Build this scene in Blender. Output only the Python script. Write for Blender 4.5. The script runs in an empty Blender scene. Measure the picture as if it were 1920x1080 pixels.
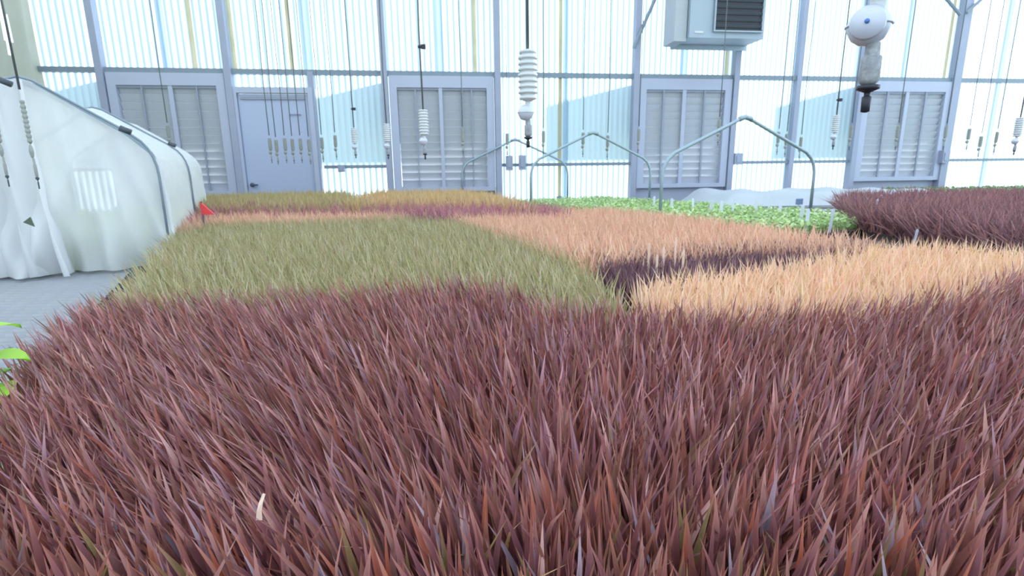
import bpy, math, random
import numpy as np
from mathutils import Matrix, Vector

S = bpy.context.scene
C = S.collection
random.seed(7); rng = np.random.default_rng(11)

# ------------------------------------------------------------------ camera
F, P, R, ZC = 1000.0, math.radians(12.5), math.radians(0.7), 1.10
DL = Vector((0, -math.sin(P), -math.cos(P)))
FW = Vector((0, math.cos(P), -math.sin(P)))
RT = Vector((math.cos(R), 0, 0)) + DL * math.sin(R)
DN = Vector((-math.sin(R), 0, 0)) + DL * math.cos(R)
cam = bpy.data.cameras.new('camera')
cam.sensor_width = 36; cam.lens = F * 36 / 1920; cam.clip_start = 0.02
camo = bpy.data.objects.new('camera', cam); C.objects.link(camo)
camo.matrix_world = Matrix((( RT.x, -DN.x, -FW.x, 0), (RT.y, -DN.y, -FW.y, 0), (RT.z, -DN.z, -FW.z, ZC), (0, 0, 0, 1)))
cam.dof.use_dof = True; cam.dof.focus_distance = 0.55; cam.dof.aperture_fstop = 16
S.camera = camo

# ------------------------------------------------------------------ world, sun, exposure
PSI, D0 = math.radians(8.0), 6.5                 # back wall: yaw and distance
WD = Vector((math.cos(PSI), math.sin(PSI), 0)); WO = Vector((-math.sin(PSI), math.cos(PSI), 0))
W = bpy.data.worlds.new('daylight'); S.world = W; W.use_nodes = True
bg = W.node_tree.nodes['Background']; bg.inputs[0].default_value = (0.70, 0.86, 1.0, 1); bg.inputs[1].default_value = 2.25
sun = bpy.data.lights.new('sun', 'SUN'); sun.energy = 17.0; sun.angle = math.radians(3.0); sun.color = (1, .97, .9)
suno = bpy.data.objects.new('sun', sun); C.objects.link(suno)
suno.rotation_euler = (WD * -1.9 + WO * -1.0 + Vector((0, 0, -.43))).to_track_quat('-Z', 'Y').to_euler()
suno.location = (6, 14, 6)
S.view_settings.view_transform = 'Standard'; S.view_settings.look = 'None'
S.view_settings.gamma = 1; S.view_settings.use_curve_mapping = False; S.view_settings.exposure = 0.0

# ------------------------------------------------------------------ pixel helpers
def ray(x, y): return RT * ((x - 960) / F) + DN * ((y - 540) / F) + FW
def on_z(x, y, z):
    r = ray(x, y); t = (z - ZC) / r.z; return Vector((r.x * t, r.y * t, z))
def at_y(x, y, Y):
    r = ray(x, y); t = Y / r.y; return Vector((r.x * t, Y, ZC + r.z * t))
def on_wall(x, y, d=0.0):                        # -> (s, z) on the plane d metres inside the wall
    r = ray(x, y); t = (D0 * WO.y - d) / (r.x * WO.x + r.y * WO.y)
    p = r * t; return ((p - Vector((0, D0, 0))).dot(WD), ZC + p.z)

# ------------------------------------------------------------------ materials
def srgb(*c): return tuple(((v / 255) / 12.92 if v / 255 < .04045 else ((v / 255 + .055) / 1.055) ** 2.4) for v in c)
def mat(name, col, rough=.5, metal=0, noise=.0, scale=20, trans=0, spec=.5, bump=0, clear=0):
    m = bpy.data.materials.new(name); m.use_nodes = True
    nt = m.node_tree; b = nt.nodes['Principled BSDF']; out = nt.nodes['Material Output']
    b.inputs['Base Color'].default_value = (*col, 1); b.inputs['Roughness'].default_value = rough
    b.inputs['Metallic'].default_value = metal; b.inputs['Specular IOR Level'].default_value = spec
    src = None
    if noise or bump:
        tc = nt.nodes.new('ShaderNodeTexCoord'); n = nt.nodes.new('ShaderNodeTexNoise')
        n.inputs['Scale'].default_value = scale; n.inputs['Detail'].default_value = 4
        nt.links.new(tc.outputs['Object'], n.inputs['Vector'])
        if noise:
            mx = nt.nodes.new('ShaderNodeMix'); mx.data_type = 'RGBA'
            mx.inputs[6].default_value = (*[c * (1 - noise) for c in col], 1); mx.inputs[7].default_value = (*[min(1, c * (1 + noise)) for c in col], 1)
            nt.links.new(n.outputs['Fac'], mx.inputs[0]); nt.links.new(mx.outputs[2], b.inputs['Base Color']); src = mx.outputs[2]
        if bump:
            bp = nt.nodes.new('ShaderNodeBump'); bp.inputs['Strength'].default_value = bump; bp.inputs['Distance'].default_value = .01
            nt.links.new(n.outputs['Fac'], bp.inputs['Height']); nt.links.new(bp.outputs[0], b.inputs['Normal'])
    if trans:
        t = nt.nodes.new('ShaderNodeBsdfTranslucent'); t.inputs[0].default_value = (*col, 1)
        if src: nt.links.new(src, t.inputs[0])
        ms = nt.nodes.new('ShaderNodeMixShader'); ms.inputs[0].default_value = trans
        nt.links.new(b.outputs[0], ms.inputs[1]); nt.links.new(t.outputs[0], ms.inputs[2]); nt.links.new(ms.outputs[0], out.inputs[0])
        if clear:
            tr = nt.nodes.new('ShaderNodeBsdfTransparent'); m2 = nt.nodes.new('ShaderNodeMixShader'); m2.inputs[0].default_value = clear
            nt.links.new(ms.outputs[0], m2.inputs[1]); nt.links.new(tr.outputs[0], m2.inputs[2]); nt.links.new(m2.outputs[0], out.inputs[0])
    return m
def blade_mat(name, trans=.25, rough=.4, spec=.5):
    m = bpy.data.materials.new(name); m.use_nodes = True
    nt = m.node_tree; b = nt.nodes['Principled BSDF']; out = nt.nodes['Material Output']
    a = nt.nodes.new('ShaderNodeAttribute'); a.attribute_name = 'tint'
    nt.links.new(a.outputs['Color'], b.inputs['Base Color'])
    b.inputs['Roughness'].default_value = rough; b.inputs['Specular IOR Level'].default_value = spec
    t = nt.nodes.new('ShaderNodeBsdfTranslucent'); nt.links.new(a.outputs['Color'], t.inputs[0])
    ms = nt.nodes.new('ShaderNodeMixShader'); ms.inputs[0].default_value = trans
    nt.links.new(b.outputs[0], ms.inputs[1]); nt.links.new(t.outputs[0], ms.inputs[2]); nt.links.new(ms.outputs[0], out.inputs[0])
    return m
def clear_mat(name, tint, clear):
    m = bpy.data.materials.new(name); m.use_nodes = True
    nt = m.node_tree; out = nt.nodes['Material Output']; nt.nodes.remove(nt.nodes['Principled BSDF'])
    t = nt.nodes.new('ShaderNodeBsdfTranslucent'); t.inputs[0].default_value = (*tint, 1)
    c = nt.nodes.new('ShaderNodeBsdfTransparent'); c.inputs[0].default_value = (*tint, 1)
    ms = nt.nodes.new('ShaderNodeMixShader'); ms.inputs[0].default_value = clear
    nt.links.new(t.outputs[0], ms.inputs[1]); nt.links.new(c.outputs[0], ms.inputs[2]); nt.links.new(ms.outputs[0], out.inputs[0])
    return m
M = dict(
    sheet=mat('polycarbonate_sheet', (.47, .575, .69), .4, noise=.05, scale=3, trans=.82),
    lap=mat('sheet_lap', (.70, .66, .52), .5, noise=.15, scale=6, trans=.7),
    post=mat('painted_steel', srgb(152, 158, 178), .5, noise=.08, scale=8),
    rail=mat('galvanised_rail', srgb(125, 138, 150), .5, noise=.15, scale=12),
    frame=mat('shutter_frame', srgb(172, 178, 198), .5, noise=.05, scale=5),
    slat=mat('shutter_slat', srgb(196, 200, 210), .5, noise=.06, scale=9, trans=.12),
    rod=mat('shutter_rod', srgb(140, 148, 165), .5),
    door=mat('door_paint', srgb(168, 178, 204), .45, noise=.03, scale=4),
    dark=mat('dark_grey', srgb(70, 78, 86), .6),
    black=mat('black_plastic', srgb(36, 38, 50), .5),
    hose=mat('hose', srgb(92, 98, 100), .6),
    white=mat('white_plastic', srgb(205, 208, 212), .35),
    ball=mat('filter_plastic', srgb(196, 200, 218), .3),
    blue=mat('blue_button', srgb(80, 118, 190), .4),
    scale_=mat('limescale', srgb(150, 152, 158), .8, noise=.75, scale=140),
    pvc=mat('white_pipe', srgb(176, 192, 205), .4),
    hoop=mat('hoop_pipe', srgb(150, 166, 176), .4, metal=.3),
    cloth=mat('row_cover', (.86, .86, .88), .9, noise=.04, scale=14, trans=.45, spec=.1, clear=.11),
    cloth2=mat('row_cover_flat', (.52, .55, .59), .9, noise=.05, scale=6, trans=.15, spec=.1),
    curtain=mat('side_curtain', srgb(168, 167, 154), .7, noise=.14, scale=3, trans=.18),
    bench=mat('bench_metal', srgb(142, 144, 150), .4, metal=.2, noise=.12, scale=10),
    tray=mat('black_tray', srgb(66, 52, 50), .8, noise=.3, scale=40),
    concrete=mat('concrete', srgb(72, 75, 80), .9, noise=.12, scale=4),  # darkened colour stands for the shade the benches throw on the floor
    turf=mat('turf', srgb(158, 172, 130), .9, noise=.25, scale=1.5),
    heater=mat('heater_casing', srgb(160, 174, 186), .5, noise=.04, scale=5),
    red=mat('red_plastic', srgb(250, 84, 88), .5, trans=.2),
    tag=mat('plant_tag', srgb(222, 226, 238), .5, trans=.2),
    tagblue=mat('blue_tag', srgb(120, 138, 175), .5),
    slim=mat('grey_plastic', srgb(150, 152, 146), .6, noise=.2, scale=60),  # greyer plastic for the slim drops
    cream=mat('cream_tag', srgb(240, 212, 190), .5, trans=.2),
    gap_shade=mat('painted_gap_shade', srgb(92, 104, 84), .9),  # dark colour standing for shade inside the cloth opening
    blade=blade_mat('blade', .28, .40, .9),
    far=blade_mat('far_blade', .36, .6, .2),
    leaf=blade_mat('leaf', .35, .45, .4),
    film=clear_mat('roof_film', (.97, .98, .98), .93),
)

# ------------------------------------------------------------------ mesh helpers
class MB:
    def __init__(s): s.v = []; s.f = []
    def box(s, x0, x1, y0, y1, z0, z1):
        b = len(s.v)
        s.v += [(x, y, z) for z in (z0, z1) for y in (y0, y1) for x in (x0, x1)]
        s.f += [tuple(b + i for i in q) for q in ((0, 2, 3, 1), (4, 5, 7, 6), (0, 1, 5, 4), (2, 6, 7, 3), (0, 4, 6, 2), (1, 3, 7, 5))]
        return s
    def tube(s, pts, r, n=8, cap=True):
        pts = [Vector(p) for p in pts]; rs = r if isinstance(r, (list, tuple)) else [r] * len(pts)
        b = len(s.v); up = None
        for i, p in enumerate(pts):
            d = (pts[min(i + 1, len(pts) - 1)] - pts[max(i - 1, 0)]).normalized()
            if up is None: up = Vector((0, 0, 1)) if abs(d.z) < .9 else Vector((1, 0, 0))
            a = d.cross(up).normalized(); c = a.cross(d).normalized(); up = c
            for k in range(n):
                t = 2 * math.pi * k / n; s.v.append(tuple(p + (a * math.cos(t) + c * math.sin(t)) * rs[i]))
        for i in range(len(pts) - 1):
            for k in range(n):
                k2 = (k + 1) % n; s.f.append((b + i * n + k, b + i * n + k2, b + (i + 1) * n + k2, b + (i + 1) * n + k))
        if cap: s.f.append(tuple(b + k for k in range(n))[::-1]); s.f.append(tuple(b + (len(pts) - 1) * n + k for k in range(n)))
        return s
    def lathe(s, prof, n=14, o=(0, 0, 0), axis='z'):
        b = len(s.v)
        for r, z in prof:
            for k in range(n):
                t = 2 * math.pi * k / n; q = (r * math.cos(t), r * math.sin(t), z)
                if axis == 'y': q = (q[0], q[2], q[1])
                s.v.append((q[0] + o[0], q[1] + o[1], q[2] + o[2]))
        for i in range(len(prof) - 1):
            for k in range(n):
                k2 = (k + 1) % n; s.f.append((b + i * n + k, b + i * n + k2, b + (i + 1) * n + k2, b + (i + 1) * n + k))
        return s
    def grid(s, rows):
        b = len(s.v); m = len(rows[0])
        for r in rows: s.v += [tuple(p) for p in r]
        for i in range(len(rows) - 1):
            for j in range(m - 1): s.f.append((b + i * m + j, b + i * m + j + 1, b + (i + 1) * m + j + 1, b + (i + 1) * m + j))
        return s
    def prism(s, poly, z0, z1):
        b = len(s.v); n = len(poly)
        s.v += [(p[0], p[1], z0) for p in poly] + [(p[0], p[1], z1) for p in poly]
        s.f += [tuple(b + i for i in range(n))[::-1], tuple(b + n + i for i in range(n))]
        s.f += [(b + i, b + (i + 1) % n, b + n + (i + 1) % n, b + n + i) for i in range(n)]
        return s
    def mesh(s, name, m, smooth=False):
        me = bpy.data.meshes.new(name); me.from_pydata(s.v, [], s.f); me.materials.append(m)
        if smooth: me.shade_smooth()
        return me
    def build(s, name, m, parent=None, smooth=False, loc=None, rz=0):
        return link(name, s.mesh(name, m, smooth), parent, loc, rz)
def link(name, me, parent=None, loc=None, rz=0):
    o = bpy.data.objects.new(name, me); C.objects.link(o)
    if loc is not None: o.location = loc
    o.rotation_euler.z = rz
    if parent: o.parent = parent
    return o
def tag(o, label=None, cat=None, group=None, kind=None):
    for k, v in (('label', label), ('category', cat), ('group', group), ('kind', kind)):
        if v: o[k] = v
    return o
def empty(name, loc, rz=0, **k):
    o = bpy.data.objects.new(name, None); C.objects.link(o); o.location = loc; o.rotation_euler.z = rz; o.empty_display_size = .05
    return tag(o, **k)
def wpos(s, z=0.0, d=0.0): return Vector((0, D0, z)) + WD * s - WO * d

# ================================================================== SETTING
# floor, ground outside, roof film
fl = MB().prism([tuple(wpos(-5.0, 0, -.1)[:2]), tuple(wpos(-4.2, 0, 9)[:2]), tuple(wpos(9, 0, 9)[:2]), tuple(wpos(9, 0, -.1)[:2])], -.12, 0).build('floor', M['concrete'])
tag(fl, 'concrete greenhouse floor under the benches, their shade put into its colour', 'floor', kind='structure')
gr = MB().prism([(-40, -20), (40, -20), (40, 40), (-40, 40)], -.3, -.13).build('ground', M['turf'])
tag(gr, 'green turf outside the greenhouse', 'ground', kind='structure')
rf = MB(); rows = []
for i in range(9):
    t = i / 8; s = -5.2 + 14.4 * t; z = 3.6 + 1.6 * math.sin(math.pi * t)
    rows.append([wpos(s, z, -.3), wpos(s, z, 10)])
rf = rf.grid(rows).build('ceiling', M['film'], smooth=True); tag(rf, 'clear curved roof film over the greenhouse', 'roof', kind='structure')

# back wall
POSTS = [-4.27, -3.03, -1.405, -.142, 1.505, 2.765, 4.456, 5.80, 7.3]
ZT, ZR1, ZR2 = 3.7, 2.165, 1.155
wall = MB().box(-5.2, 9.2, .0, .12, -.1, .22).build('wall_back', M['concrete'], loc=(0, D0, 0), rz=PSI)
tag(wall, 'corrugated translucent back wall on a low concrete curb', 'wall', kind='structure')
def sheet(s0, s1, z0, z1, y=.055):
    n = max(8, int((s1 - s0) / .068 * 8)); rows = []
    for i in range(n + 1):
        s = s0 + (s1 - s0) * i / n; d = y + .007 * math.sin(2 * math.pi * s / .068)
        rows.append([(s, d, z0), (s, d, z1)])
    MB().grid(rows).build('corrugated_sheet', M['sheet'], wall, smooth=True)
def bay(s0, s1, z0, z1, n):
    w = (s1 - s0) / n
    for i in range(n): sheet(s0 + w * i - .03, s0 + w * (i + 1) + .03, z0, z1, .055 + .012 * (i % 2))
ALLP = [-5.0] + POSTS + [9.0]
for a, b in zip(ALLP[:-1], ALLP[1:]): bay(a, b, ZR1, ZT, 2 if b - a > 1.0 else 1)
LOUV = [(-4.27, -3.03), (-.142 - 1.263, -.142), (1.505, 2.765), (4.456, 5.80)]
for a, b in ((-5.0, -4.27), (-2.18, -1.405), (-.142, 1.505), (2.765, 4.456), (5.80, 7.3), (7.3, 9.0)):
    bay(a, b, ZR2, ZR1, 2 if b - a > 1.2 else 1); bay(a, b, .2, ZR2, 2 if b - a > 1.2 else 1)
for a, b in LOUV: MB().box(a + .04, b - .04, .02, .05, .2, .92).build('kick_panel', M['frame'], wall)
bay(-3.03, -2.18, 2.0, ZR1, 1)
for s in POSTS:
    w = .034 if s != 5.80 else .05
    MB().box(s - w, s + w, -.07, .03, 0, ZT).build('post', M['post'], wall)
for s, z0, z1 in ((3.60, 0, ZT), (-2.19, 0, ZR1)):
    MB().box(s - .03, s + .03, -.05, .03, z0, z1).build('post', M['post'], wall)
for a, b in zip(ALLP[:-1], ALLP[1:]):
    MB().box(a + .03, b - .03, -.03, .04, ZR1 - .028, ZR1 + .022).build('rail', M['rail'], wall)
for a, b in ((-5, -4.27), (-2.16, -1.405), (-.142, 1.505), (2.765, 4.456), (5.8, 7.3), (7.3, 9)):
    MB().box(a + .03, b - .03, -.03, .04, ZR2 - .018, ZR2 + .018).build('rail', M['rail'], wall)
for x, z0, z1 in ((362, ZR1, ZT), (545, ZR1, ZT), (891, ZR1, ZT), (1052, .22, ZT), (176, ZR1, ZT), (1366, ZR1, ZT), (1780, ZR1, ZT), (437, ZR1, ZT)):
    s = on_wall(x, 110)[0]; MB().box(s - .022, s + .022, .036, .042, z0 + .02, z1).build('lap_strip', M['lap'], wall)
for (xa, ya, xb, yb) in ((1232, -10, 1188, 90), (1768, -10, 1800, 28), (1850, -10, 1812, 24)):
    a = on_wall(xa, ya, .09); b = on_wall(xb, yb, .09)
    d = ((a[0] - b[0]) * .6, (a[1] - b[1]) * .6)
    MB().tube([(b[0], -.09, b[1]), (a[0] + d[0], -.09, a[1] + d[1])], .02).build('brace', M['rail'], wall)
for (x, y, w, h) in ((955, 306, .04, .085), (979, 305, .04, .085), (1383, 298, .05, .07), (640, 316, .035, .04)):
    s, z = on_wall(x, y, .06); MB().box(s - w, s + w, -.085, -.03, z - h, z + h).box(s - w * .55, s + w * .55, -.092, -.085, z - h * .6, z + h * .6).build('junction_box', M['post'], wall)
s, z = on_wall(1772, 294, .1)
MB().box(s - .05, s + .05, -.12, -.05, z - .08, z + .08).box(s - .03, s + .03, -.128, -.12, z - .05, z + .05).build('junction_box', M['post'], wall)
s, z = on_wall(1050, 373); MB().box(s - .035, s + .035, .03, .04, z - .03, z + .03).build('sticker', M['tagblue'], wall)

# left side curtain wall (grey film with an open slit)
cv = MB(); rows = []
base = wpos(-4.84, 0, -.02)
for i in range(221):
    t = i / 220 * 5.5; row = []
    for j in range(31):
        z = 0 + 3.7 * j / 30
        q = base - WO * t + WD * (.035 * math.sin(t * 9 + .8 * math.sin(z * 2)) + .02 * math.sin(t * 23 + z) + .0)
        row.append((q.x, q.y, z))
    rows.append(row)
cv.grid(rows); wl = cv.build('wall_left', M['curtain'], smooth=True)
import bmesh
bm = bmesh.new(); bm.from_mesh(wl.data); bm.faces.ensure_lookup_table()
cut = []
for f in bm.faces:
    q = f.calc_center_median(); d = (base - q).dot(WO)
    if 2.2 < q.z < 2.75 and abs(d - .40) < .05 * math.sin(math.pi * (q.z - 2.15) / .65): cut.append(f)
bmesh.ops.delete(bm, geom=cut, context='FACES')
bm.to_mesh(wl.data); bm.free()
tag(wl, 'grey plastic film side wall with a narrow open slit', 'wall', kind='structure')

# unseen right side wall of the same corrugated sheet, added to block the sun
rows = []
for i in range(1201):
    t = i / 1200 * 10; q = wpos(9.05 + .007 * math.sin(2 * math.pi * t / .068), 0, t - .05); rows.append([(q.x, q.y, 0), (q.x, q.y, 3.75)])
wr_ = MB().grid(rows).build('wall_right_sun_block', M['sheet'], smooth=True); tag(wr_, 'unseen corrugated translucent side wall at the right, added to block the sun', 'wall', kind='structure')
# door
dr = empty('door_1', wpos(-2.6), PSI, label='plain pale blue personnel door in the back wall', cat='door', kind='structure')
MB().box(-.36, .365, -.03, .02, .02, 1.93).build('door_leaf', M['door'], dr)
fr = MB().box(-.42, -.365, -.06, .04, 0, 2.0).box(.37, .42, -.06, .04, 0, 2.0).box(-.365, .37, -.06, .04, 1.94, 2.0).build('door_frame', M['frame'], dr)
MB().box(-.33, .33, -.045, -.03, 1.875, 1.905).build('weather_strip', M['rod'], dr)
MB().lathe([(0, -.09), (.02, -.088), (.026, -.075), (.02, -.06), (.01, -.055), (.01, -.03)], 12, (-.30, 0, .97), 'y').box(-.29, -.24, -.085, -.075, .962, .978).build('door_handle', M['dark'], dr, True)
MB().tube([(.16, -.05, 1.72), (.27, -.05, 1.72)], .006).tube([(.27, -.05, 1.72), (.27, -.03, 1.72)], .006).tube([(.16, -.05, 1.72), (.16, -.03, 1.72)], .006).build('door_hook', M['rod'], dr)

# ================================================================== SHUTTERS
def shutter(a, b, zb, label, mull):
    c = (a + b) / 2; hw = (b - a) / 2 - .045
    t = empty('louver_shutter', wpos(c, zb), PSI, label=label, cat='shutter', group='intake shutters along the back wall')
    H = ZR1 - .03 - zb
    f = MB(); bd = .085; td = .125
    f.box(-hw, -hw + bd, -.05, .05, 0, H).box(hw - bd, hw, -.05, .05, 0, H).box(-hw + bd, hw - bd, -.05, .05, H - td, H).box(-hw + bd, hw - bd, -.05, .05, 0, .05)
    f.build('frame', M['frame'], t)
    x0, x1, z0, z1 = -hw + bd, hw - bd, .05, H - td
    n = 13; dz = (z1 - z0) / n
    sm = MB().box(x0 + .005, x1 - .005, -.004, .004, -dz * .54, dz * .54).mesh('slat', M['slat'])
    for k in range(n):
        o = link('slat', sm, t, (0, .0, z0 + dz * (k + .5))); o.rotation_euler.x = math.radians(22)
    MB().box(x0, x1, -.036, -.02, z1 - .025, z1).build('top_seal', M['rod'], t)
    for m, w in mull:
        MB().box(m - w, m + w, -.045, -.028, z0, z1).build('mullion', M['frame'] if w > .012 else M['rod'], t)
    # rain hood outside
    MB().box(-hw, hw, .06, .66, H - .06, H - .045).box(-hw, -hw + .012, .06, .66, H - .7, H - .06).box(hw - .012, hw, .06, .66, H - .7, H - .06).box(-hw, hw, .648, .66, H - .7, H - .06).build('rain_hood', M['post'], t)
    return t
shutter(*LOUV[0], .86, 'slatted intake shutter left of the white door, half hidden by the white tunnel', [(.03, .022), (-.25, .008), (.29, .008)])
shutter(*LOUV[1], .86, 'slatted intake shutter between two clear bays, right of the door bay', [(-.02, .02), (-.3, .007), (.22, .009), (.33, .007)])
shutter(*LOUV[2], .86, 'slatted intake shutter under the heater, behind the bare hoop', [(-.02, .024), (-.28, .01), (.24, .01)])
shutter(*LOUV[3], .90, 'slatted intake shutter at far right above the dark purple grass', [(.0, .024), (-.28, .011), (.27, .011)])

# ================================================================== HEATER
s0, zb = on_wall(1292, 70, .45); s1, _ = on_wall(1430, 82, .45)
ht = empty('unit_heater', wpos((s0 + s1) / 2, zb, .45), PSI, label='grey box heater with dark slatted outlet hung high on the wall', cat='heater')
hw = (s1 - s0) / 2
MB().box(-hw, hw, 0, .36, 0, .75).build('casing', M['heater'], ht)
MB().box(-.17, hw - .03, -.012, 0, .075, .70).build('outlet', M['black'], ht)
sm = MB().box(-.16, hw - .04, -.03, -.014, -.012, .012).mesh('slat', M['dark'])
for k in range(9):
    o = link('slat', sm, ht, (0, 0, .13 + .066 * k)); o.rotation_euler.x = .5
MB().box(-.17, -.155, -.032, 0, .075, .70).box(hw - .045, hw - .03, -.032, 0, .09, .70).box(-.17, hw - .03, -.032, 0, .06, .075).build('outlet_frame', M['heater'], ht)
MB().box(-hw + .06, -hw + .16, -.006, 0, .045, .065).build('rating_plate', M['white'], ht)
MB().box(-hw - .15, -hw - .01, .05, .34, -.03, .75).build('side_duct', M['cloth2'], ht)
MB().box(-hw - .05, hw + .02, .36, .38, -.05, .8).build('mounting_plate', M['pvc'], ht)
MB().box(-.25, -.22, .2, .45, .75, .8).box(.22, .25, .2, .45, .75, .8).box(-.25, -.22, .40, .45, .0, .8).box(.22, .25, .40, .45, .0, .8).build('bracket', M['rail'], ht)

# ================================================================== BENCHES
BD = Vector((-.46, .888, 0)).normalized(); BP = Vector((BD.y, -BD.x, 0))
BZ, TZ = .70, .745
def bench(poly, name, label, legs, top=True):
    b = empty(name, (poly[0][0], poly[0][1], 0), label=label, cat='bench'); o = Vector(poly[0])
    pl = [(p[0] - o.x, p[1] - o.y) for p in poly]
    if top: MB().prism(pl, BZ - .03, BZ).build('bench_top', M['bench'], b)
    for x, y in legs:
        MB().tube([(x - o.x, y - o.y, 0), (x - o.x, y - o.y, BZ - .03)], .025).build('leg', M['bench'], b)
    for p, q in zip(pl, pl[1:] + pl[:1]):
        MB().tube([(p[0], p[1], BZ - .045), (q[0], q[1], BZ - .045)], .014, 6).build('edge_rail', M['bench'], b)
    return b
def inset(poly, k=.9):
    cx = sum(p[0] for p in poly) / len(poly); cy = sum(p[1] for p in poly) / len(poly)
    return [(cx + (p[0] - cx) * k, cy + (p[1] - cy) * k) for p in poly]
MAIN = [(-.28, -.1), (2.3, -.1), (2.3, 1.45), (1.72, 1.75), (1.38, 2.2), (.95, 3.3), (-.05, 5.85), (-3.25, 5.55)]
bench(MAIN, 'growing_bench', 'long metal bench under the burgundy, olive and peach grasses', inset(MAIN, .93))
t_ = MB().prism(inset(MAIN, .985), BZ, TZ).build('plug_tray', M['tray']); tag(t_, 'black plug trays of soil under the coloured grasses', 'tray')
# left bench with visible expanded metal
LB = [(-.36, -.1), (-3.33, 5.55), (-4.35, 4.9), (-3.35, 1.2), (-2.2, -.1)]
LB = LB[::-1]
lb = bench(LB, 'mesh_bench', 'expanded metal bench carrying the white fabric tunnel', inset(LB, .9), top=False)
em = MB(); o0 = Vector(LB[0])
def in_poly(x, y, poly):
    c = False; n = len(poly)
    for i in range(n):
        x1, y1 = poly[i]; x2, y2 = poly[i - 1]
        if (y1 > y) != (y2 > y) and x < (x2 - x1) * (y - y1) / (y2 - y1) + x1: c = not c
    return c
PA, PB = .095, .045                               # diamond pitches
def strand(p, q, w=.0045, h=.007):
    d = (q - p); n = Vector((-d.y, d.x, 0)).normalized() * w; b = len(em.v)
    em.v += [tuple(p - n + Vector((0, 0, -h))), tuple(p + n), tuple(q + n), tuple(q - n + Vector((0, 0, -h)))]
    em.f.append((b, b + 1, b + 2, b + 3))
for i in range(-20, 90):
    for j in range(-160, 160):
        c = Vector((-1.2, .9, 0)) + BP * ((i - 35) * PA) + BD * (j * PB)
        if c.y > 2.6 or not in_poly(c.x, c.y, LB): continue
        cz = Vector((-o0.x, -o0.y, BZ))
        a, b_, l, r_ = c - BP * PA / 2 + cz, c + BP * PA / 2 + cz, c + BD * PB / 2 + cz, c - BD * PB / 2 + cz
        strand(a, l); strand(l, b_)
        strand(r_ if False else a, r_); strand(r_, b_)
em.build('expanded_metal', M['bench'], lb)
far = [p for p in [(-1.62, 2.6), (-3.33, 5.55), (-4.35, 4.9), (-3.7, 2.6)]][::-1]
MB().prism([(p[0] - o0.x, p[1] - o0.y) for p in far], BZ - .03, BZ - .004).build('bench_top', M['bench'], lb)

# hoop bench on the right
HC1 = Vector((1.56, 3.66, 0))
def hb(a, t): q = HC1 + BP * a + BD * t; return (q.x, q.y)
HB = [hb(-.63, -.85), hb(.63, -.85), hb(.63, 2.45), hb(-.63, 2.45)]
bench(HB, 'growing_bench', 'metal bench with bare hoops and green seedlings in front of the wall', inset(HB))
t_ = MB().prism(inset(HB, .95), BZ, TZ).build('plug_tray', M['tray']); tag(t_, 'black trays under the green seedlings', 'tray')
# bench with dark purple grass, right
IB = [(1.78, 1.72), (5.2, 1.72), (5.2, 4.5), (2.6, 4.3), (1.95, 3.0)]
bench(IB, 'growing_bench', 'metal bench carrying tall dark purple grass at right', inset(IB))
t_ = MB().prism(inset(IB, .97), BZ, TZ).build('plug_tray', M['tray']); tag(t_, 'black trays under the tall dark purple grass', 'tray')
# bench by the wall, right, under cloth
def wl2(s, d): q = wpos(s, 0, d); return (q.x, q.y)
KB = [wl2(1.7, .35), wl2(1.9, 1.35), wl2(4.4, 1.75), wl2(8.5, 1.6), wl2(8.5, .35)]
bench(KB, 'growing_bench', 'metal bench along the back wall with white cloth and greenery', inset(KB))

# ================================================================== HOOPS
def hoop_pts(hw, apex, sh, n=5):
    pts = [(-hw, BZ), (-hw, sh - .16)]
    for k in range(1, n): 
        t = k / n; pts.append((-hw + .07 * t * t, sh - .16 + .16 * (1 - (1 - t) ** 1.3) ))
    pts += [(-hw + .09, sh + .02), (-.04, apex - .012), (0, apex), (.04, apex - .012), (hw - .09, sh + .02)]
    for k in range(n - 1, 0, -1):
        t = k / n; pts.append((hw - .07 * t * t, sh - .16 + .16 * (1 - (1 - t) ** 1.3)))
    pts += [(hw, sh - .16), (hw, BZ)]
    return pts
HPROF = hoop_pts(.63, 1.44, 1.18)
for ax, ay, lab in ((1398, 220, 'nearest bare metal hoop over the seedling bench'), (1112, 249, 'middle bare metal hoop over the seedling bench, seen against a clear bay'), (966, 262, 'farthest bare metal hoop over the seedling bench, by the wall')):
    c = on_z(ax, ay, 1.44); BPh = Vector((.97, .243, 0)) if ax > 1000 else WD
    h = empty('bench_hoop', (c.x, c.y, BZ), label=lab, cat='hoop', group='bare hoops over the seedling bench')
    MB().tube([BPh * a + Vector((0, 0, z - BZ)) for a, z in HPROF], .012, 8).build('pipe', M['hoop'], h, True)
    for sgn in (-1, 1): MB().tube([BPh * (sgn * .63) + Vector((0, 0, .0)), BPh * (sgn * .63) + Vector((0, 0, .06))], .02, 8).build('foot_socket', M['hoop'], h, True)
    MB().tube([BPh * -.05 + Vector((0, 0, 1.427 - BZ)), Vector((0, 0, 1.443 - BZ)), BPh * .05 + Vector((0, 0, 1.427 - BZ))], .018, 8).build('ridge_clip', M['hoop'], h, True)

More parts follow.
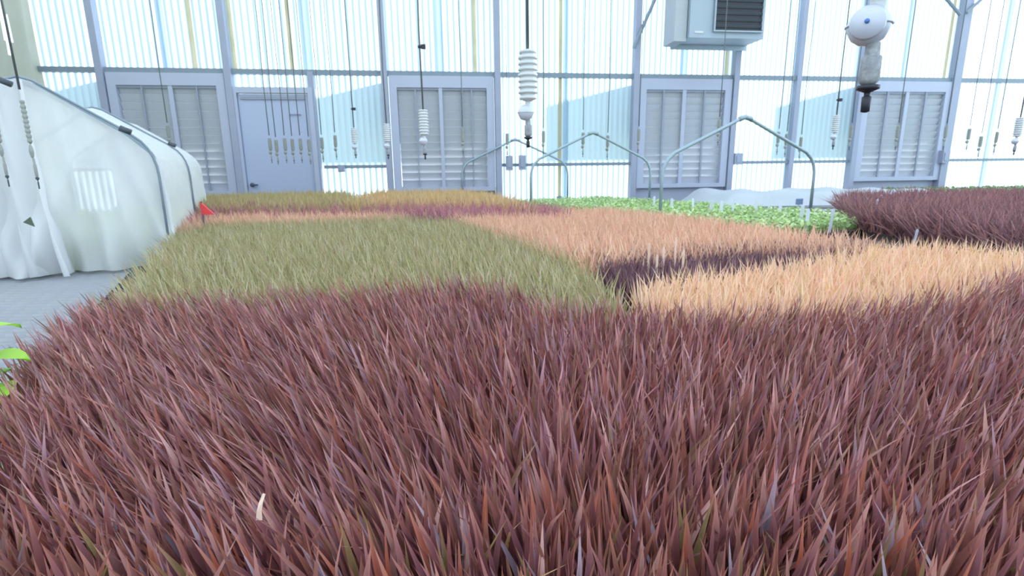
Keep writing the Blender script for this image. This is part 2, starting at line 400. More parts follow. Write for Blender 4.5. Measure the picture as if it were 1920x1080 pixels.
# ================================================================== FABRIC TUNNEL, left
TA = on_z(40, 155, 1.45); TA.z = 0
tun = empty('fabric_tunnel', (TA.x, TA.y, BZ), label='low tunnel of white row cover fabric over hoops on the left bench', cat='tunnel')
THW = .40
TD = Vector((-.425, .905, 0)).normalized(); TP = Vector((TD.y, -TD.x, 0))
TPROF = hoop_pts(THW, 1.45, 1.235)
TT = [0, 1.03, 2.0]
for t in TT:
    MB().tube([TD * t + TP * a + Vector((0, 0, z - BZ)) for a, z in TPROF], .011, 8).build('hoop', M['hoop'], tun, True)
def prof_at(u):                                    # u 0..1 along the profile by index
    k = u * (len(TPROF) - 1); i = min(int(k), len(TPROF) - 2); f = k - i
    return (TPROF[i][0] * (1 - f) + TPROF[i + 1][0] * f, TPROF[i][1] * (1 - f) + TPROF[i + 1][1] * f)
rows = []
NT, NU = 70, 96
for i in range(NT + 1):
    t = -.02 + 2.06 * i / NT; row = []
    k = max(j for j in range(len(TT)) if TT[j] <= max(t, 0)); t0 = TT[k]; t1 = TT[k + 1] if k + 1 < len(TT) else t0 + 1.1
    ph = min(1, max(0, (t - t0) / (t1 - t0))); sag = math.sin(math.pi * ph) ** .8
    for j in range(NU + 1):
        a, z = prof_at(j / NU); side = min(1, max(0, (1.25 - z) / .5))
        f = 1.035 - .05 * sag * (1 - .3 * side)
        zz = z + .014 - .035 * sag * (1 - side)
        wr = .012 * side * math.sin(t * 21 + 3 * z + math.sin(t * 7)) + .006 * math.sin(t * 34 + z * 25) * side + .004 * math.sin(t * 15 - z * 30)
        fl_ = .06 * side * side * max(0, 1 - (z - BZ) / .12) if z < BZ + .12 else 0
        aa = a * f + math.copysign(wr + fl_, a)
        q = TD * t + TP * aa; row.append((q.x, q.y, max(zz - BZ, .006)))
    rows.append(row)
MB().grid(rows).build('roof_cover', M['cloth'], tun, True)
for t, k in ((-.035, 1.02), (1.03, 1.06)):
    MB().tube([TD * t + TP * (a * k) + Vector((0, 0, z - BZ + .018)) for a, z in TPROF], .005, 6).build('hoop_line', M['rail'], tun, True)  # added tubes outside the cover, drawing the hoops that show through the fabric
# front curtain with folds, gathered at the ground
rows = []
for i in range(61):
    v = i / 60; row = []
    for j in range(91):
        u = j / 90; a = -THW - .02 + (2 * THW + .04) * u
        top = 1.45 - (1.45 - 1.235) * min(1, abs(a) / (THW - .09)) if abs(a) < THW - .09 else 1.235 - (abs(a) - THW + .09) * 1.0
        z = BZ + .012 + (top + .012 - BZ) * (1 - v)
        fold = .006 + .045 * v ** 1.1
        d = -.025 - .04 * v ** 2.2 + fold * (math.sin(a * 26 + 5 * v + 1.2) * .6 + .4 * math.sin(a * 61 - 8 * v)) - .05 * math.exp(-((a - .26 + .34 * v) / .035) ** 2) * v - .03 * math.exp(-((a - .05 + .2 * v) / .03) ** 2) * v
        aa = a * (1 + .10 * v * v) + .012 * math.sin(9 * v + a * 12) * v
        q = TD * d + TP * aa; row.append((q.x, q.y, z - BZ))
    rows.append(row)
MB().grid(rows).build('front_curtain', M['cloth'], tun, True)
# left extension of cover (second, nearer curtain panel seen at frame edge)
c0 = at_y(-150, 150, 2.10); c1 = at_y(39, 152, 2.13)
rows = []
for i in range(41):
    v = i / 40; row = []
    for j in range(31):
        u = j / 30; p = c0.lerp(c1, u); z = 1.455 + (BZ + .012 - 1.455) * v
        d = .02 * (1 + 2 * v) * math.sin(u * 22 + 2 * v) + .008 * math.sin(u * 51 + 7 * v)
        q = Vector((p.x + .10 * v * v * u, p.y - .02 * v * v + d, 0)); row.append((q.x - TA.x, q.y - TA.y, z - BZ))
    rows.append(row)
MB().grid(rows).build('side_curtain', M['cloth'], tun, True)
# bunched cloth on the bench
rows = []
b0 = on_z(-60, 503, BZ); b1 = on_z(140, 506, BZ)
for i in range(41):
    u = i / 40; p = b0.lerp(b1, u); row = []
    hgt = (.22 * (1 - u) ** .8 + .085) * min(1, (1 - u) * 9) ** .5
    for j in range(33):
        th = math.pi * j / 32
        rr = 1 + .10 * math.sin(u * 30 + th * 3) + .07 * math.sin(th * 9 + u * 17) + .05 * math.sin(u * 63 - th * 5)
        row.append((p.x - TA.x, p.y - TA.y - .10 - .085 * rr * math.cos(th), .004 + hgt * rr * math.sin(th)))
    rows.append(row)
MB().grid(rows).build('bunched_hem', M['cloth'], tun, True)
for x, y, Y in ((12, 153, 2.08), (236, 243, 2.12), (323, 270, 3.06)):
    q = at_y(x, y, Y) - Vector((TA.x, TA.y, BZ))
    MB().tube([q - TP * .012 + Vector((0, -.012, .005)), q + TP * .022 + Vector((0, -.012, -.011))], .011, 8).build('clip', M['dark'], tun, True)
q0, q1, q2 = (at_y(*p, 1.93) - Vector((TA.x, TA.y, BZ)) for p in ((43, 417), (56, 407), (64, 425)))
e = Vector((0, .004, 0)); tm = MB(); tm.v = [tuple(q) for q in (q0, q1, q2, q0 + e, q1 + e, q2 + e)]; tm.f = [(0, 1, 2), (5, 4, 3), (0, 3, 4, 1), (1, 4, 5, 2), (2, 5, 3, 0)]
tm.build('gap_shade_patch', M['gap_shade'], tun)  # solid dark triangle painted as the shade seen through an opening in the cloth

# ================================================================== GRASS
def poly_px(pts, z): return [tuple(on_z(x, y, z)[:2]) for x, y in pts]
def pts_in(poly, dens, dmin=None):
    P_ = np.array(poly); x0, y0 = P_.min(0); x1, y1 = P_.max(0)
    n = int((x1 - x0) * (y1 - y0) * dens)
    q = np.column_stack([rng.uniform(x0, x1, n), rng.uniform(y0, y1, n)])
    ins = np.zeros(n, bool)
    for i in range(len(P_)):
        a, b = P_[i], P_[i - 1]
        if a[1] == b[1]: continue
        c = (a[1] > q[:, 1]) != (b[1] > q[:, 1])
        ins ^= c & (q[:, 0] < (b[0] - a[0]) * (q[:, 1] - a[1]) / (b[1] - a[1]) + a[0])
    return q[ins]
def visible(q, m=.12):
    return (np.abs(q[:, 0]) < q[:, 1] * .99 + .12 + m) & (q[:, 1] > .1)
W5 = np.array([.75, 1.0, .82, .45]); W3 = np.array([.8, 1.0, .6])
def blades(base, h, w, lean, azim, curve, face, tint, fold=True, z0=TZ):
    """numpy blade strips -> verts, tris, tints"""
    n = len(base); ws = W5 if fold else W3; k = len(ws); m = 3 if fold else 2
    ts = np.arange(k) / k
    T = np.append(ts, 1.0)
    dx, dy = np.cos(azim), np.sin(azim)
    hor = np.sin(lean)[:, None] * T + curve[:, None] * T ** 2.2
    ver = np.cos(lean)[:, None] * T - .45 * np.abs(curve)[:, None] * T ** 2.2
    cx = base[:, 0, None] + dx[:, None] * hor * h[:, None]
    cy = base[:, 1, None] + dy[:, None] * hor * h[:, None]
    cz = z0 + ver * h[:, None]
    sx, sy = np.cos(face), np.sin(face)
    vs = np.zeros((n, k * m + 1, 3)); 
    for j in range(m):
        o = (j / (m - 1) - .5) * w[:, None] * ws[None]
        fo = (.28 * w[:, None] * ws[None] if (fold and j == 1) else 0)
        vs[:, j:k * m:m, 0] = cx[:, :k] + sx[:, None] * o - sy[:, None] * fo
        vs[:, j:k * m:m, 1] = cy[:, :k] + sy[:, None] * o + sx[:, None] * fo
        vs[:, j:k * m:m, 2] = cz[:, :k]
    vs[:, -1, 0], vs[:, -1, 1], vs[:, -1, 2] = cx[:, -1], cy[:, -1], cz[:, -1]
    tr = []
    for i in range(k - 1):
        for j in range(m - 1):
            a = i * m + j; tr += [(a, a + 1, a + m + 1), (a, a + m + 1, a + m)]
    for j in range(m - 1): tr.append(((k - 1) * m + j, (k - 1) * m + j + 1, k * m))
    tr = np.array(tr); nv = k * m + 1
    tris = (tr[None] + (np.arange(n) * nv)[:, None, None]).reshape(-1, 3)
    col = np.ones((n, nv, 4)); col[:, :, :3] = tint[:, None, :]
    return vs.reshape(-1, 3), tris, col.reshape(-1, 4)
def np_mesh(name, v, t, c, m):
    me = bpy.data.meshes.new(name); me.vertices.add(len(v)); me.vertices.foreach_set('co', v.astype(np.float32).ravel())
    me.loops.add(t.size); me.loops.foreach_set('vertex_index', t.astype(np.int32).ravel())
    me.polygons.add(len(t)); me.polygons.foreach_set('loop_start', np.arange(0, t.size, 3, dtype=np.int32))
    me.polygons.foreach_set('loop_total', np.full(len(t), 3, np.int32))
    a = me.color_attributes.new('tint', 'FLOAT_COLOR', 'POINT'); a.data.foreach_set('color', c.astype(np.float32).ravel())
    me.materials.append(m); me.update(calc_edges=True); me.validate(); me.shade_smooth()
    return me
def pal(cols, gain=1.0): return np.array([srgb(*c) for c in cols]) * gain
def pick(p, n, jit=.18):
    w = p[rng.integers(0, len(p), n)]; return np.clip(w * rng.uniform(1 - jit, 1 + jit, (n, 1)) * rng.uniform(.95, 1.05, (n, 3)), 0.004, .95)
def lean_near(q):                                   # towards -X on the left of the bed, slightly +X at right
    u = q[:, 0] / np.maximum(q[:, 1], .2)
    return np.interp(u, [-1.0, -.75, -.5, -.2, .1, .5, 1.0], [-.14, -.30, -.42, -.22, -.05, .10, .16])
def field(name, label, cat, poly, dens, h, w, p, fold=False, z0=TZ, m=None, lean=None, spread=.22, cv=.12, vis=True, group=None):
    q = pts_in(poly, dens)
    if vis: q = q[visible(q, .25)]
    q = q[(D0 * WO.y - q[:, 0] * WO.x - q[:, 1] * WO.y) > .3]
    n = len(q); L = lean(q) if callable(lean) else np.full(n, lean or 0.0)
    lx = L + rng.normal(0, spread, n); ly = rng.normal(0, spread, n)
    az = np.arctan2(ly, lx); ln = np.clip(np.hypot(lx, ly), 0, .8)
    hh = h * rng.uniform(.72, 1.12, n); ww = w * rng.uniform(.7, 1.25, n)
    fc = rng.normal(0, .7, n)
    v, t, c = blades(q, hh, ww, ln, az, np.abs(rng.normal(0, cv, n)), fc, pick(p, n), fold, z0)
    o = link(name, np_mesh(name, v, t, c, m or M['far']))
    tag(o, label, cat, kind='stuff', group=group)
    return o, n
PB_ = pal([(136, 92, 90), (122, 80, 78), (158, 114, 106), (142, 110, 118), (146, 90, 76), (124, 94, 76), (128, 86, 90), (112, 72, 72), (172, 132, 126), (128, 88, 76), (120, 80, 70)], 1.45) * np.array([1.03, .92, .96])
NEAR_PX = [(-40, 790), (0, 705), (60, 640), (130, 590), (200, 556), (500, 542), (900, 524), (990, 540), (1080, 566), (1250, 570), (1400, 574), (1700, 553), (1800, 535), (1960, 492)]
near_poly = [(-.5, .1)] + [(-.5, .36)] + poly_px(NEAR_PX, .85) + [(1.9, .9), (1.3, .1)]

# front rows: single plants, each leaf a part
SP = .0235
cand = []
for i in range(-30, 31):
    for j in range(0, 40):
        x = (i + .5 * (j % 2)) * SP; y = .17 + j * SP * .9
        if abs(x) < y * .96 + .055: cand.append((y, x))
cand.sort(key=lambda c: c[0] + abs(c[1]) * .05); cand = cand[:300]
YN = max(c[0] for c in cand)
tints = [tuple(pick(PB_, 1)[0]) for _ in range(12)]
tints += [tuple(pal([(124, 106, 72)], 1.4)[0]), tuple(pal([(150, 82, 62)], 1.5)[0]), tuple(pal([(150, 134, 150)], 1.3)[0])]
protos = []
for k in range(60):
    b = np.zeros((1, 2))
    dry = k >= 58
    t = np.array([tints[k % len(tints)]]) if not dry else pal([(225, 190, 130)], 1.1)
    v, tr, c = blades(b, np.array([1.0]), np.array([.077 * random.uniform(.75, 1.25)]), np.array([0.0]), np.array([random.uniform(0, 6.28)]), np.array([abs(random.gauss(0, .13)) + (.45 if dry else 0)]), np.array([0.0]), t, True, 0.0)
    if not dry:                                     # leaf tips turn to rust red
        tip = np.clip((v[:, 2] - .72) / .28, 0, 1)[:, None] * .6
        c[:, :3] = c[:, :3] * (1 - tip) + np.array(srgb(172, 112, 90)) * 1.4 * tip
    protos.append(np_mesh('leaf', v, tr, c, M['blade']))
for y, x in cand:
    q = np.array([[x, y]]); L = float(lean_near(q)[0])
    r = empty('grass_plant', (x + random.uniform(-.004, .004), y + random.uniform(-.004, .004), TZ), random.uniform(-.5, .5),
              label='burgundy strap-leaved grass plant in the sharp front rows', cat='plant', group='burgundy grass plants in the front rows')
    rz = r.rotation_euler.z
    nb = random.choice((7, 8, 8, 9))
    for k in range(nb):
        hgt = random.uniform(.078, .125)
        o = link('leaf', protos[random.randrange(58) if random.random() > .012 else random.choice((58, 59))], r)
        lx = L + (k - (nb - 1) / 2) * .05 + random.gauss(0, .09); ly = random.gauss(0, .13)
        ox, oy = random.gauss(0, .006), random.gauss(0, .006)
        up = Vector((math.sin(lx), math.sin(ly), 1)).normalized()
        rot = Vector((0, 0, 1)).rotation_difference(up).to_matrix() @ Matrix.Rotation(random.gauss(0, .7), 3, 'Z')
        o.matrix_local = Matrix.Translation((ox, oy, 0)) @ (Matrix.Rotation(-rz, 3, 'Z') @ rot).to_4x4() @ Matrix.Scale(hgt, 4)
rest = [p for p in near_poly if p[1] > .1]
# the rest of the burgundy bed (everything the single plants do not cover)
q = pts_in(near_poly, 15000); q = q[visible(q, .2)]
cs = np.array([(c[1], c[0]) for c in cand]); keep = np.ones(len(q), bool)
front = (q[:, 1] < YN + .0)
inside = front & (np.abs(q[:, 0]) < q[:, 1] * .96 + .065)
q = q[~inside]
n = len(q); L = lean_near(q)
lx = L + rng.normal(0, .12, n); ly = rng.normal(0, .14, n)
fd = np.interp(q[:, 1], [.3, 1.2], [1.0, 1.15])
v, t, c = blades(q, rng.uniform(.075, .125, n) * fd, .0068 * rng.uniform(.75, 1.25, n) * fd, np.clip(np.hypot(lx, ly), 0, .8), np.arctan2(ly, lx), np.abs(rng.normal(0, .13, n)), rng.normal(0, .7, n), pick(PB_, n), True)
o = link('burgundy_grass', np_mesh('burgundy_grass', v, t, c, M['blade'])); tag(o, 'wide dense bed of burgundy strap-leaved grass behind the front rows', 'grass', kind='stuff')
print('near blades', n, 'front y', YN)

GREEN = [(200, 560), (500, 545), (900, 526), (990, 542), (1080, 570), (1190, 556), (1165, 520), (1080, 468), (960, 430), (830, 398), (640, 405), (400, 412), (335, 425), (290, 468), (240, 515)]
field('olive_grass', 'block of olive green grass beyond the burgundy bed', 'grass', poly_px(GREEN, .86), 12000, .125, .0062, pal([(176, 162, 124), (188, 176, 138), (160, 150, 108), (174, 154, 124), (194, 184, 158), (152, 148, 100)], 1.08), lean=-.2)
PEACH = [(335, 424), (400, 411), (640, 404), (830, 397), (960, 429), (1100, 472), (1200, 466), (1400, 452), (1640, 452), (1640, 436), (1500, 424), (1330, 402), (1150, 386), (960, 388), (820, 392), (740, 386), (400, 388), (355, 398)]
PPK = pal([(232, 188, 164), (224, 178, 152), (236, 198, 174), (216, 172, 144), (228, 184, 156)], 1.0)
field('peach_grass', 'broad band of pale peach grass behind the olive block', 'grass', poly_px(PEACH, .87), 7500, .14, .0078, PPK, lean=-.1)
DARK = [(1080, 470), (1100, 472), (1200, 466), (1400, 452), (1660, 448), (1660, 462), (1420, 492), (1215, 518), (1165, 512)]
field('dark_grass', 'narrow strip of dark plum grass between the two peach blocks', 'grass', poly_px(DARK, .84), 12000, .11, .007, pal([(116, 86, 96), (104, 76, 84), (132, 98, 106)], 1.2), lean=.0)
PE2 = [(1195, 545), (1200, 520), (1215, 512), (1420, 488), (1640, 455), (1720, 448), (1830, 456), (1960, 464), (1960, 500), (1800, 540), (1700, 556), (1400, 576), (1250, 572)]
field('peach_grass', 'nearer block of pale peach grass at right behind the burgundy bed', 'grass', poly_px(PE2, .86), 13000, .13, .0062, pal([(236, 194, 166), (230, 186, 158), (240, 204, 178), (222, 190, 146)], 1.08), lean=.06)
MAG = [(360, 400), (400, 388), (740, 386), (820, 392), (960, 388), (1075, 387), (1000, 377), (900, 372), (720, 374), (380, 376)]
field('plum_grass', 'thin far strip of muted plum grass before the back rows', 'grass', poly_px(MAG, .90), 4500, .17, .011, pal([(164, 108, 122), (148, 98, 110), (154, 114, 116)], 1.4), lean=-.05)
OLV = [(370, 378), (700, 375), (640, 355), (500, 358), (372, 362)]
ORG = [(640, 375), (720, 374), (900, 372), (1000, 376), (930, 360), (880, 353), (700, 355)]
field('olive_grass', 'far row of tall olive grass in front of the white door', 'grass', poly_px(OLV, .93), 3500, .20, .013, pal([(182, 162, 122), (168, 152, 110), (176, 164, 118)], 1.15))
field('amber_grass', 'far row of amber grass below the second shutter', 'grass', poly_px(ORG, .93), 3500, .20, .013, pal([(206, 174, 130), (198, 166, 120), (190, 166, 124)], 1.12))
field('purple_grass', 'tall dark purple grass spilling over a bench edge at right', 'grass', inset(IB, .99), 6500, .20, .009, pal([(130, 94, 96), (112, 80, 84), (142, 102, 100), (100, 72, 76)], 1.6), spread=.36, cv=.25, vis=False)

# leafy seedlings: small round leaves as stuff
def leaves(name, label, poly, dens, h, size, p, z0=TZ, cat='seedlings', vis=True):
    q = pts_in(poly, dens); n = len(q)
    z = z0 + h * rng.uniform(.25, 1, n); a = rng.uniform(0, 6.28, n); s = size * rng.uniform(.6, 1.3, n); tl = rng.uniform(-.3, .9, n)
    K = 6; ang = np.arange(K) / K * 2 * np.pi; rx = np.cos(ang) * 1.0; ry = np.sin(ang) * .6
    lx = rx[None] * s[:, None]; ly = ry[None] * s[:, None]
    ax, ay = np.cos(a)[:, None], np.sin(a)[:, None]
    vs = np.stack([q[:, 0, None] + ax * lx * np.cos(tl)[:, None] - ay * ly, q[:, 1, None] + ay * lx * np.cos(tl)[:, None] + ax * ly, z[:, None] + lx * np.sin(tl)[:, None]], -1)
    st = np.stack([np.column_stack([q[:, 0] - .0015, q[:, 1], np.full(n, z0)]), np.column_stack([q[:, 0] + .0015, q[:, 1], np.full(n, z0)]), np.column_stack([q, z])], 1)
    vs = np.concatenate([vs, st], 1); nv = K + 3
    tr = np.array([(0, i, i + 1) for i in range(1, K - 1)] + [(K, K + 1, K + 2)])
    t = (tr[None] + (np.arange(n) * nv)[:, None, None]).reshape(-1, 3)
    c = np.ones((n, nv, 4)); c[:, :, :3] = pick(p, n, .25)[:, None]
    return tag(link(name, np_mesh(name, vs.reshape(-1, 3), t, c.reshape(-1, 4), M['leaf'])), label, cat, kind='stuff')
GP = pal([(170, 196, 128), (150, 180, 104), (190, 208, 150), (200, 214, 170)], 1.1)
leaves('seedlings', 'bed of light green leafy seedlings under the bare hoops', inset(HB, .93), 5000, .065, .014, GP)
leaves('greenery', 'low green plants along the back wall at far right', [wl2(4.3, .45), wl2(8.3, .45), wl2(8.3, .9), wl2(4.3, .9)], 3500, .13, .02, pal([(128, 160, 92), (150, 176, 110), (108, 140, 80)], 1.0), BZ)
TI = [(TA + TP * a + TD * t)[:2] for a, t in ((-.33, .03), (.35, .03), (.35, 1.9), (-.33, 1.9))]
leaves('tunnel_seedlings', 'pale green seedlings inside the white fabric tunnel', [tuple(p) for p in TI], 6000, .17, .02, pal([(196, 216, 80), (172, 200, 70)], 1.2), BZ)

# white cloth on the far bench
rows = []
for i in range(49):
    u = i / 48; row = []
    for j in range(25):
        v = j / 24; s = 1.95 + 2.75 * u; d = 1.35 + .3 * u - .95 * v
        q = wpos(s, 0, d); ed = min(1, min(u, 1 - u) * 14, v * 7 + .0)
        row.append((q.x, q.y, BZ + .008 + (.125 + .02 * math.sin(s * 5 + v * 3) + .012 * math.sin(s * 13 - v * 9)) * ed))
    rows.append(row)
o = MB().grid(rows).build('row_cover', M['cloth2'], smooth=True); tag(o, 'white cloth spread over the far bench behind the seedlings', 'cloth')

# broad green leaves at the left frame edge
gl = empty('leafy_plant', (-.70, .665, BZ), label='bright green broad-leaved plant at the left edge of the bed', cat='plant')
MB().tube([(0, 0, 0), (.005, 0, .06), (0, .005, .165)], .004, 6).build('stem', M['turf'], gl)
vs = []
for k in range(12):
    a = k * 2.4; ln = .052 * random.uniform(.8, 1.2); z = .06 + .0125 * k; g = pal([[(140, 205, 60), (90, 170, 80), (170, 215, 80)][k % 3]], 1.0)[0]
    pr = []
    for i in range(7):
        t = i / 6; wd = .024 * math.sin(math.pi * min(1, t * .92 + .08)) ** .8
        for sd in (-1, 0, 1): pr.append((math.cos(a) * ln * t - math.sin(a) * wd * sd, math.sin(a) * ln * t + math.cos(a) * wd * sd, z + .03 * t - .035 * t * t + abs(sd) * .004))
    v = np.array(pr); tr = []
    for i in range(6):
        for j in range(2): b = i * 3 + j; tr += [(b, b + 1, b + 4), (b, b + 4, b + 3)]
    c = np.ones((len(v), 4)); c[:, :3] = g
    link('leaf', np_mesh('leaf', v, np.array(tr), c, M['leaf']), gl)

# ================================================================== SPRINKLER DROPS
def cyl_prof(parts): return parts
rib = [(.004, .178)]
zt, zb_ = .172, .042; nr = 9
for k in range(nr):
    z = zt - (zt - zb_) * k / (nr - 1); rr = .029 if 0 < k < nr - 1 else .026
    rib += [(rr - .006, z + .0052), (rr, z + .0036), (rr, z - .0036), (rr - .006, z - .0052)]
rib += [(.012, .033), (.004, .031)]
ME = dict(
    weight=MB().lathe(rib, 16).mesh('weight', M['white'], True),
    neck=MB().lathe([(.004, .034), (.009, .030), (.009, .012), (.006, .008), (.004, .006)], 10).mesh('neck', M['white'], True),
    filter=MB().lathe([(0, .024), (.010, .0222), (.018, .0165), (.0235, .006), (.0245, 0), (.0235, -.006), (.018, -.0165), (.010, -.0222), (0, -.024)], 18, (0, 0, 0)).lathe([(.0245, -.0015), (.0262, -.001), (.0262, .001), (.0245, .0015)], 18).mesh('filter', M['ball'], True),
    stem=MB().lathe([(.004, -.016), (.008, -.022), (.0085, -.036), (.0115, -.038), (.0115, -.066), (.008, -.070), (.004, -.071)], 10).mesh('stem', M['scale_'], True),
    nozzle=MB().lathe([(.004, -.070), (.013, -.0715), (.013, -.076), (.008, -.078), (.0035, -.080), (.0035, -.084), (.0055, -.085), (.005, -.103), (.002, -.104)], 10).mesh('nozzle', M['black'], True),
)
PIPE_Z = 3.35
for k in ('weight', 'filter', 'stem', 'nozzle'):
    ME['slim_' + k] = ME[k].copy(); ME['slim_' + k].materials[0] = M['slim'] if k != 'nozzle' else M['dark']
rowsY = {}
GRP = 'hanging sprinkler drops'
def drop(x, y, label, Yd=None, z=None, full=True, clip=None, rz=0.0):
    p = on_z(x, y, ZC + .17) if Yd is None else at_y(x, y, Yd)
    t = empty('sprinkler_drop', p, rz, label=label, cat='sprinkler', group=GRP)
    sc = {True: 1.0, False: .62, 'thin': .22}[full]
    for k in ('weight', 'neck', 'filter', 'stem', 'nozzle'):
        if full is not True and k == 'neck': continue
        o = link(k, ME[k if full is True else 'slim_' + k], t)
        if k == 'filter': o.location = (-.007 * sc, 0, 0)
        if full is not True: o.scale = (sc, sc, .8) if k in ('weight', 'filter') else (max(sc, .35), max(sc, .35), 1)
        if k == 'weight' and full is not True: o.location.z = -.005
    L = PIPE_Z - p.z
    MB().tube([(0, 0, .165), (.004 * math.sin(x), 0, .6), (-.004 * math.sin(x), 0, 1.2), (0, 0, L)], .0055 if full is True else (.0042 if full is False else .003), 6).build('hose', M['hose'], t, True)
    if clip: MB().box(.004, .03, -.008, .008, clip - .012, clip + .012).tube([(-.012, 0, clip), (.012, 0, clip)], .009, 6).build('clip', M['black'], t)
    rowsY.setdefault(round(p.y * 2) / 2, []).append(p)
    return t
d0 = drop(1642, 46, 'large close sprinkler drop with round white filter, upper right', full=True, rz=-.65)
fz = MB().lathe([(0, -.0262), (.004, -.0262), (.0185, -.0215), (.0195, -.0195), (.0195, -.012)], 20, (-.007, 0, 0), 'y').build('face_disc', M['ball'], d0, True)
MB().lathe([(0, -.0285), (.0028, -.028), (.0028, -.0255)], 10, (-.007, 0, 0), 'y').build('button', M['blue'], fz, True)
drop(990, 211, 'ribbed white sprinkler drop hanging before the middle clear bay')
drop(796, 265, 'ribbed white sprinkler drop hanging before the second shutter', clip=.52)
drop(1905, 265, 'ribbed white sprinkler drop at the right frame edge')
drop(727, 274, 'pale sprinkler drop beside the post left of the second shutter', 4.6)
drop(1564, 257, 'dark-bodied sprinkler drop before the clear bay left of the last shutter', 4.7, full=True, clip=.3)
drop(666, 276, 'slim sprinkler drop with dark clip in the clear bay right of the door', 5.3, clip=.35)
drop(630, 280, 'slim sprinkler drop near the door post in the clear bay', 5.6, full=False)
drop(605, 284, 'slim sprinkler drop right against the door post', 5.6, full=False)
ORD = ['leftmost', 'second', 'third', 'fourth', 'fifth', 'sixth', 'seventh', 'eighth', 'ninth', 'tenth', 'eleventh', 'twelfth']
for k, (x, y) in enumerate(((508, 286), (520, 289), (536, 286), (550, 287), (565, 286), (581, 288))):
    drop(x, y, f'slim sprinkler drop before the white door, {ORD[k]} of its row from the left', 5.5, full=False)
for k, (x, y) in enumerate(((951, 276), (1019, 272), (1093, 275), (1139, 280))):
    drop(x, y, f'slim sprinkler drop in the middle clear bay, {ORD[k]} of four from the left', 5.6, full=False)
drop(1197, 268, 'slim sprinkler drop on the left side of the third shutter', 5.7, full=False)
drop(1347, 252, 'slim sprinkler drop on the right side of the third shutter', 5.4, full=False)
for k, (x, y) in enumerate(((1458, 272), (1473, 276), (1500, 282))):
    drop(x, y, f'slim sprinkler drop by the thin mullion beside the nearest hoop, {ORD[k]} of three', 5.9, full=False)
drop(1594, 262, 'slim sprinkler drop against the left frame of the last shutter', 5.6, full=False)
drop(1681, 262, 'slim sprinkler drop across the middle of the last shutter', 5.6, full=False)
drop(1771, 262, 'slim sprinkler drop against the thick right post', 5.8, full=False)
for k, (x, y) in enumerate(((1814, 266), (1836, 280), (1866, 272))):
    drop(x, y, f'slim sprinkler drop right of the thick post, {ORD[k]} of three', 5.9, full=False)
drop(60, 284, 'slim sprinkler drop hanging in front of the white tunnel', 1.55, full='thin')
drop(3, 282, 'slim sprinkler drop cut by the left frame edge', 1.6, full='thin')
drop(868, 270, 'slim sprinkler drop across the right half of the second shutter', 5.5, full=False)
drop(318, 262, 'slim sprinkler drop across the first shutter', 5.6, full=False)
for k, (Y, ps) in enumerate(sorted(rowsY.items())):
    xs = [p.x for p in ps]; y = sum(p.y for p in ps) / len(ps)
    o = MB().tube([(min(xs) - .5, y, PIPE_Z), (max(xs) + .5, y, PIPE_Z)], .02, 8).build('supply_pipe', M['pvc'], None, True)
    tag(o, f'white overhead pipe feeding sprinkler drops, {(["nearest"] + ORD[1:])[k]} row from the camera', 'pipe', 'overhead supply pipes')

# ================================================================== TAGS, FLAG, DEBRIS
def plant_tag(x, y, z, h, w, label, m='tag', group='plant tags'):
    p = on_z(x, y, z); t = MB()
    t.v = [(-w, 0, 0), (w, 0, 0), (w, 0, h * .93), (w * .6, 0, h), (-w * .6, 0, h), (-w, 0, h * .93)]
    t.v = [(a, b - .0008, c) for a, b, c in t.v] + [(a, b + .0008, c) for a, b, c in t.v]
    t.f = [(0, 1, 2, 3, 4, 5), (11, 10, 9, 8, 7, 6)] + [(i, i + 6, (i + 1) % 6 + 6, (i + 1) % 6) for i in range(6)]
    o = t.build('plant_tag', M[m], loc=(p.x, p.y, z), rz=random.uniform(-.5, .5)); o.rotation_euler.x = random.uniform(-.15, .1)
    tag(o, label, 'tag', group)
for k, (x, y) in enumerate(((1225, 398), (1258, 404), (1300, 404), (1332, 408), (1351, 412), (1372, 410), (1416, 408), (1441, 404), (1462, 412), (1500, 425), (1512, 436), (1555, 436))):
    plant_tag(x, y, TZ, .13, .011, f'white plant tag among the green seedlings, {ORD[k]} from the left')
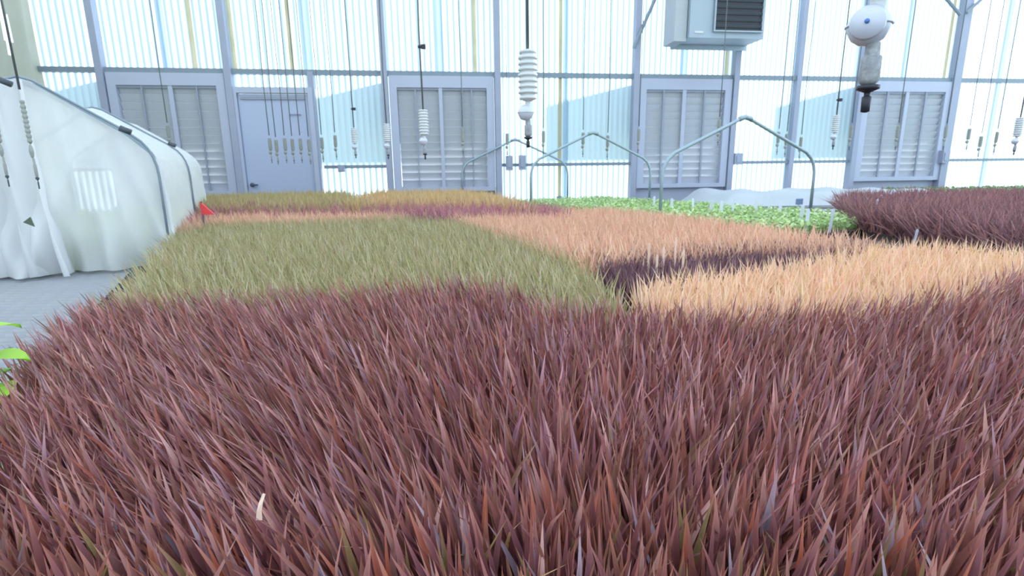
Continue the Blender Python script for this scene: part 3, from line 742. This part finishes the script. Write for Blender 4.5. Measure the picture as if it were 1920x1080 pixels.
for k, (x, y) in enumerate(((1640, 424), (1648, 410), (1664, 400), (1672, 398), (1684, 396), (1694, 394))):
    plant_tag(x, y, TZ, .16, .010, f'white plant tag at the left corner of the dark purple grass, {ORD[k]} from the left')
for k, (x, y) in enumerate(((1713, 462), (1815, 472), (1853, 480), (1915, 480))):
    plant_tag(x, y, TZ, .078, .006, f'white plant tag in front of the dark purple grass, {ORD[k]} of four')
for k, (x, y) in enumerate(((1214, 548), (1229, 556), (1241, 550), (1262, 546), (1277, 552))):
    plant_tag(x, y, TZ, (.145, .12, .135, .16, .13)[k], .0035, f'slim cream plant tag left of the nearer peach block, {ORD[k]} of five', 'cream')
for x, y, lab in ((1498, 378, 'blue square sign on a white stake before the far cloth'), (1600, 384, 'small tilted blue sign before the far cloth')):
    p = at_y(x, y, 4.1)
    t = empty('stake_sign', (p.x, p.y, BZ), .1, label=lab, cat='sign')
    MB().box(-.006, .006, -.003, .003, 0, p.z - BZ).build('stake', M['tag'], t)
    pl = MB().box(-.028, .028, -.007, -.003, -.022, .022).build('plate', M['tagblue'], t); pl.location.z = p.z - BZ
p = at_y(380, 400, 2.75)
fg = empty('marker_flag', (p.x, p.y, TZ), label='red triangular marker flag at the left edge of the grass', cat='flag')
top = at_y(375, 378, p.y).z - TZ
MB().tube([(0, 0, 0), (0, 0, top)], .004, 6).build('wire', M['hose'], fg)
t = MB(); k = p.y / 1000
t.v = [(-.006 * 1, -.004, top), (-.004, -.004, top - 24 * k), (22 * k, -.004, top - 24 * k), (-.006, .004, top), (-.004, .004, top - 24 * k), (22 * k, .004, top - 24 * k)]
t.f = [(0, 1, 2), (5, 4, 3), (0, 3, 4, 1), (1, 4, 5, 2), (2, 5, 3, 0)]
t.build('flag', M['red'], fg)
p = on_z(487, 975, .835)
o = MB().grid([[(-.003, 0, 0), (.0015, .001, -.001)], [(-.0015, .0, .008), (.002, .001, .008)], [(.0, .002, .014), (.0035, .002, .015)], [(.003, .004, .021), (.005, .004, .020)]]).build('dry_scrap', M['cream'], loc=p)
tag(o, 'cream dry leaf scrap caught in the front burgundy leaves', 'leaf scrap')
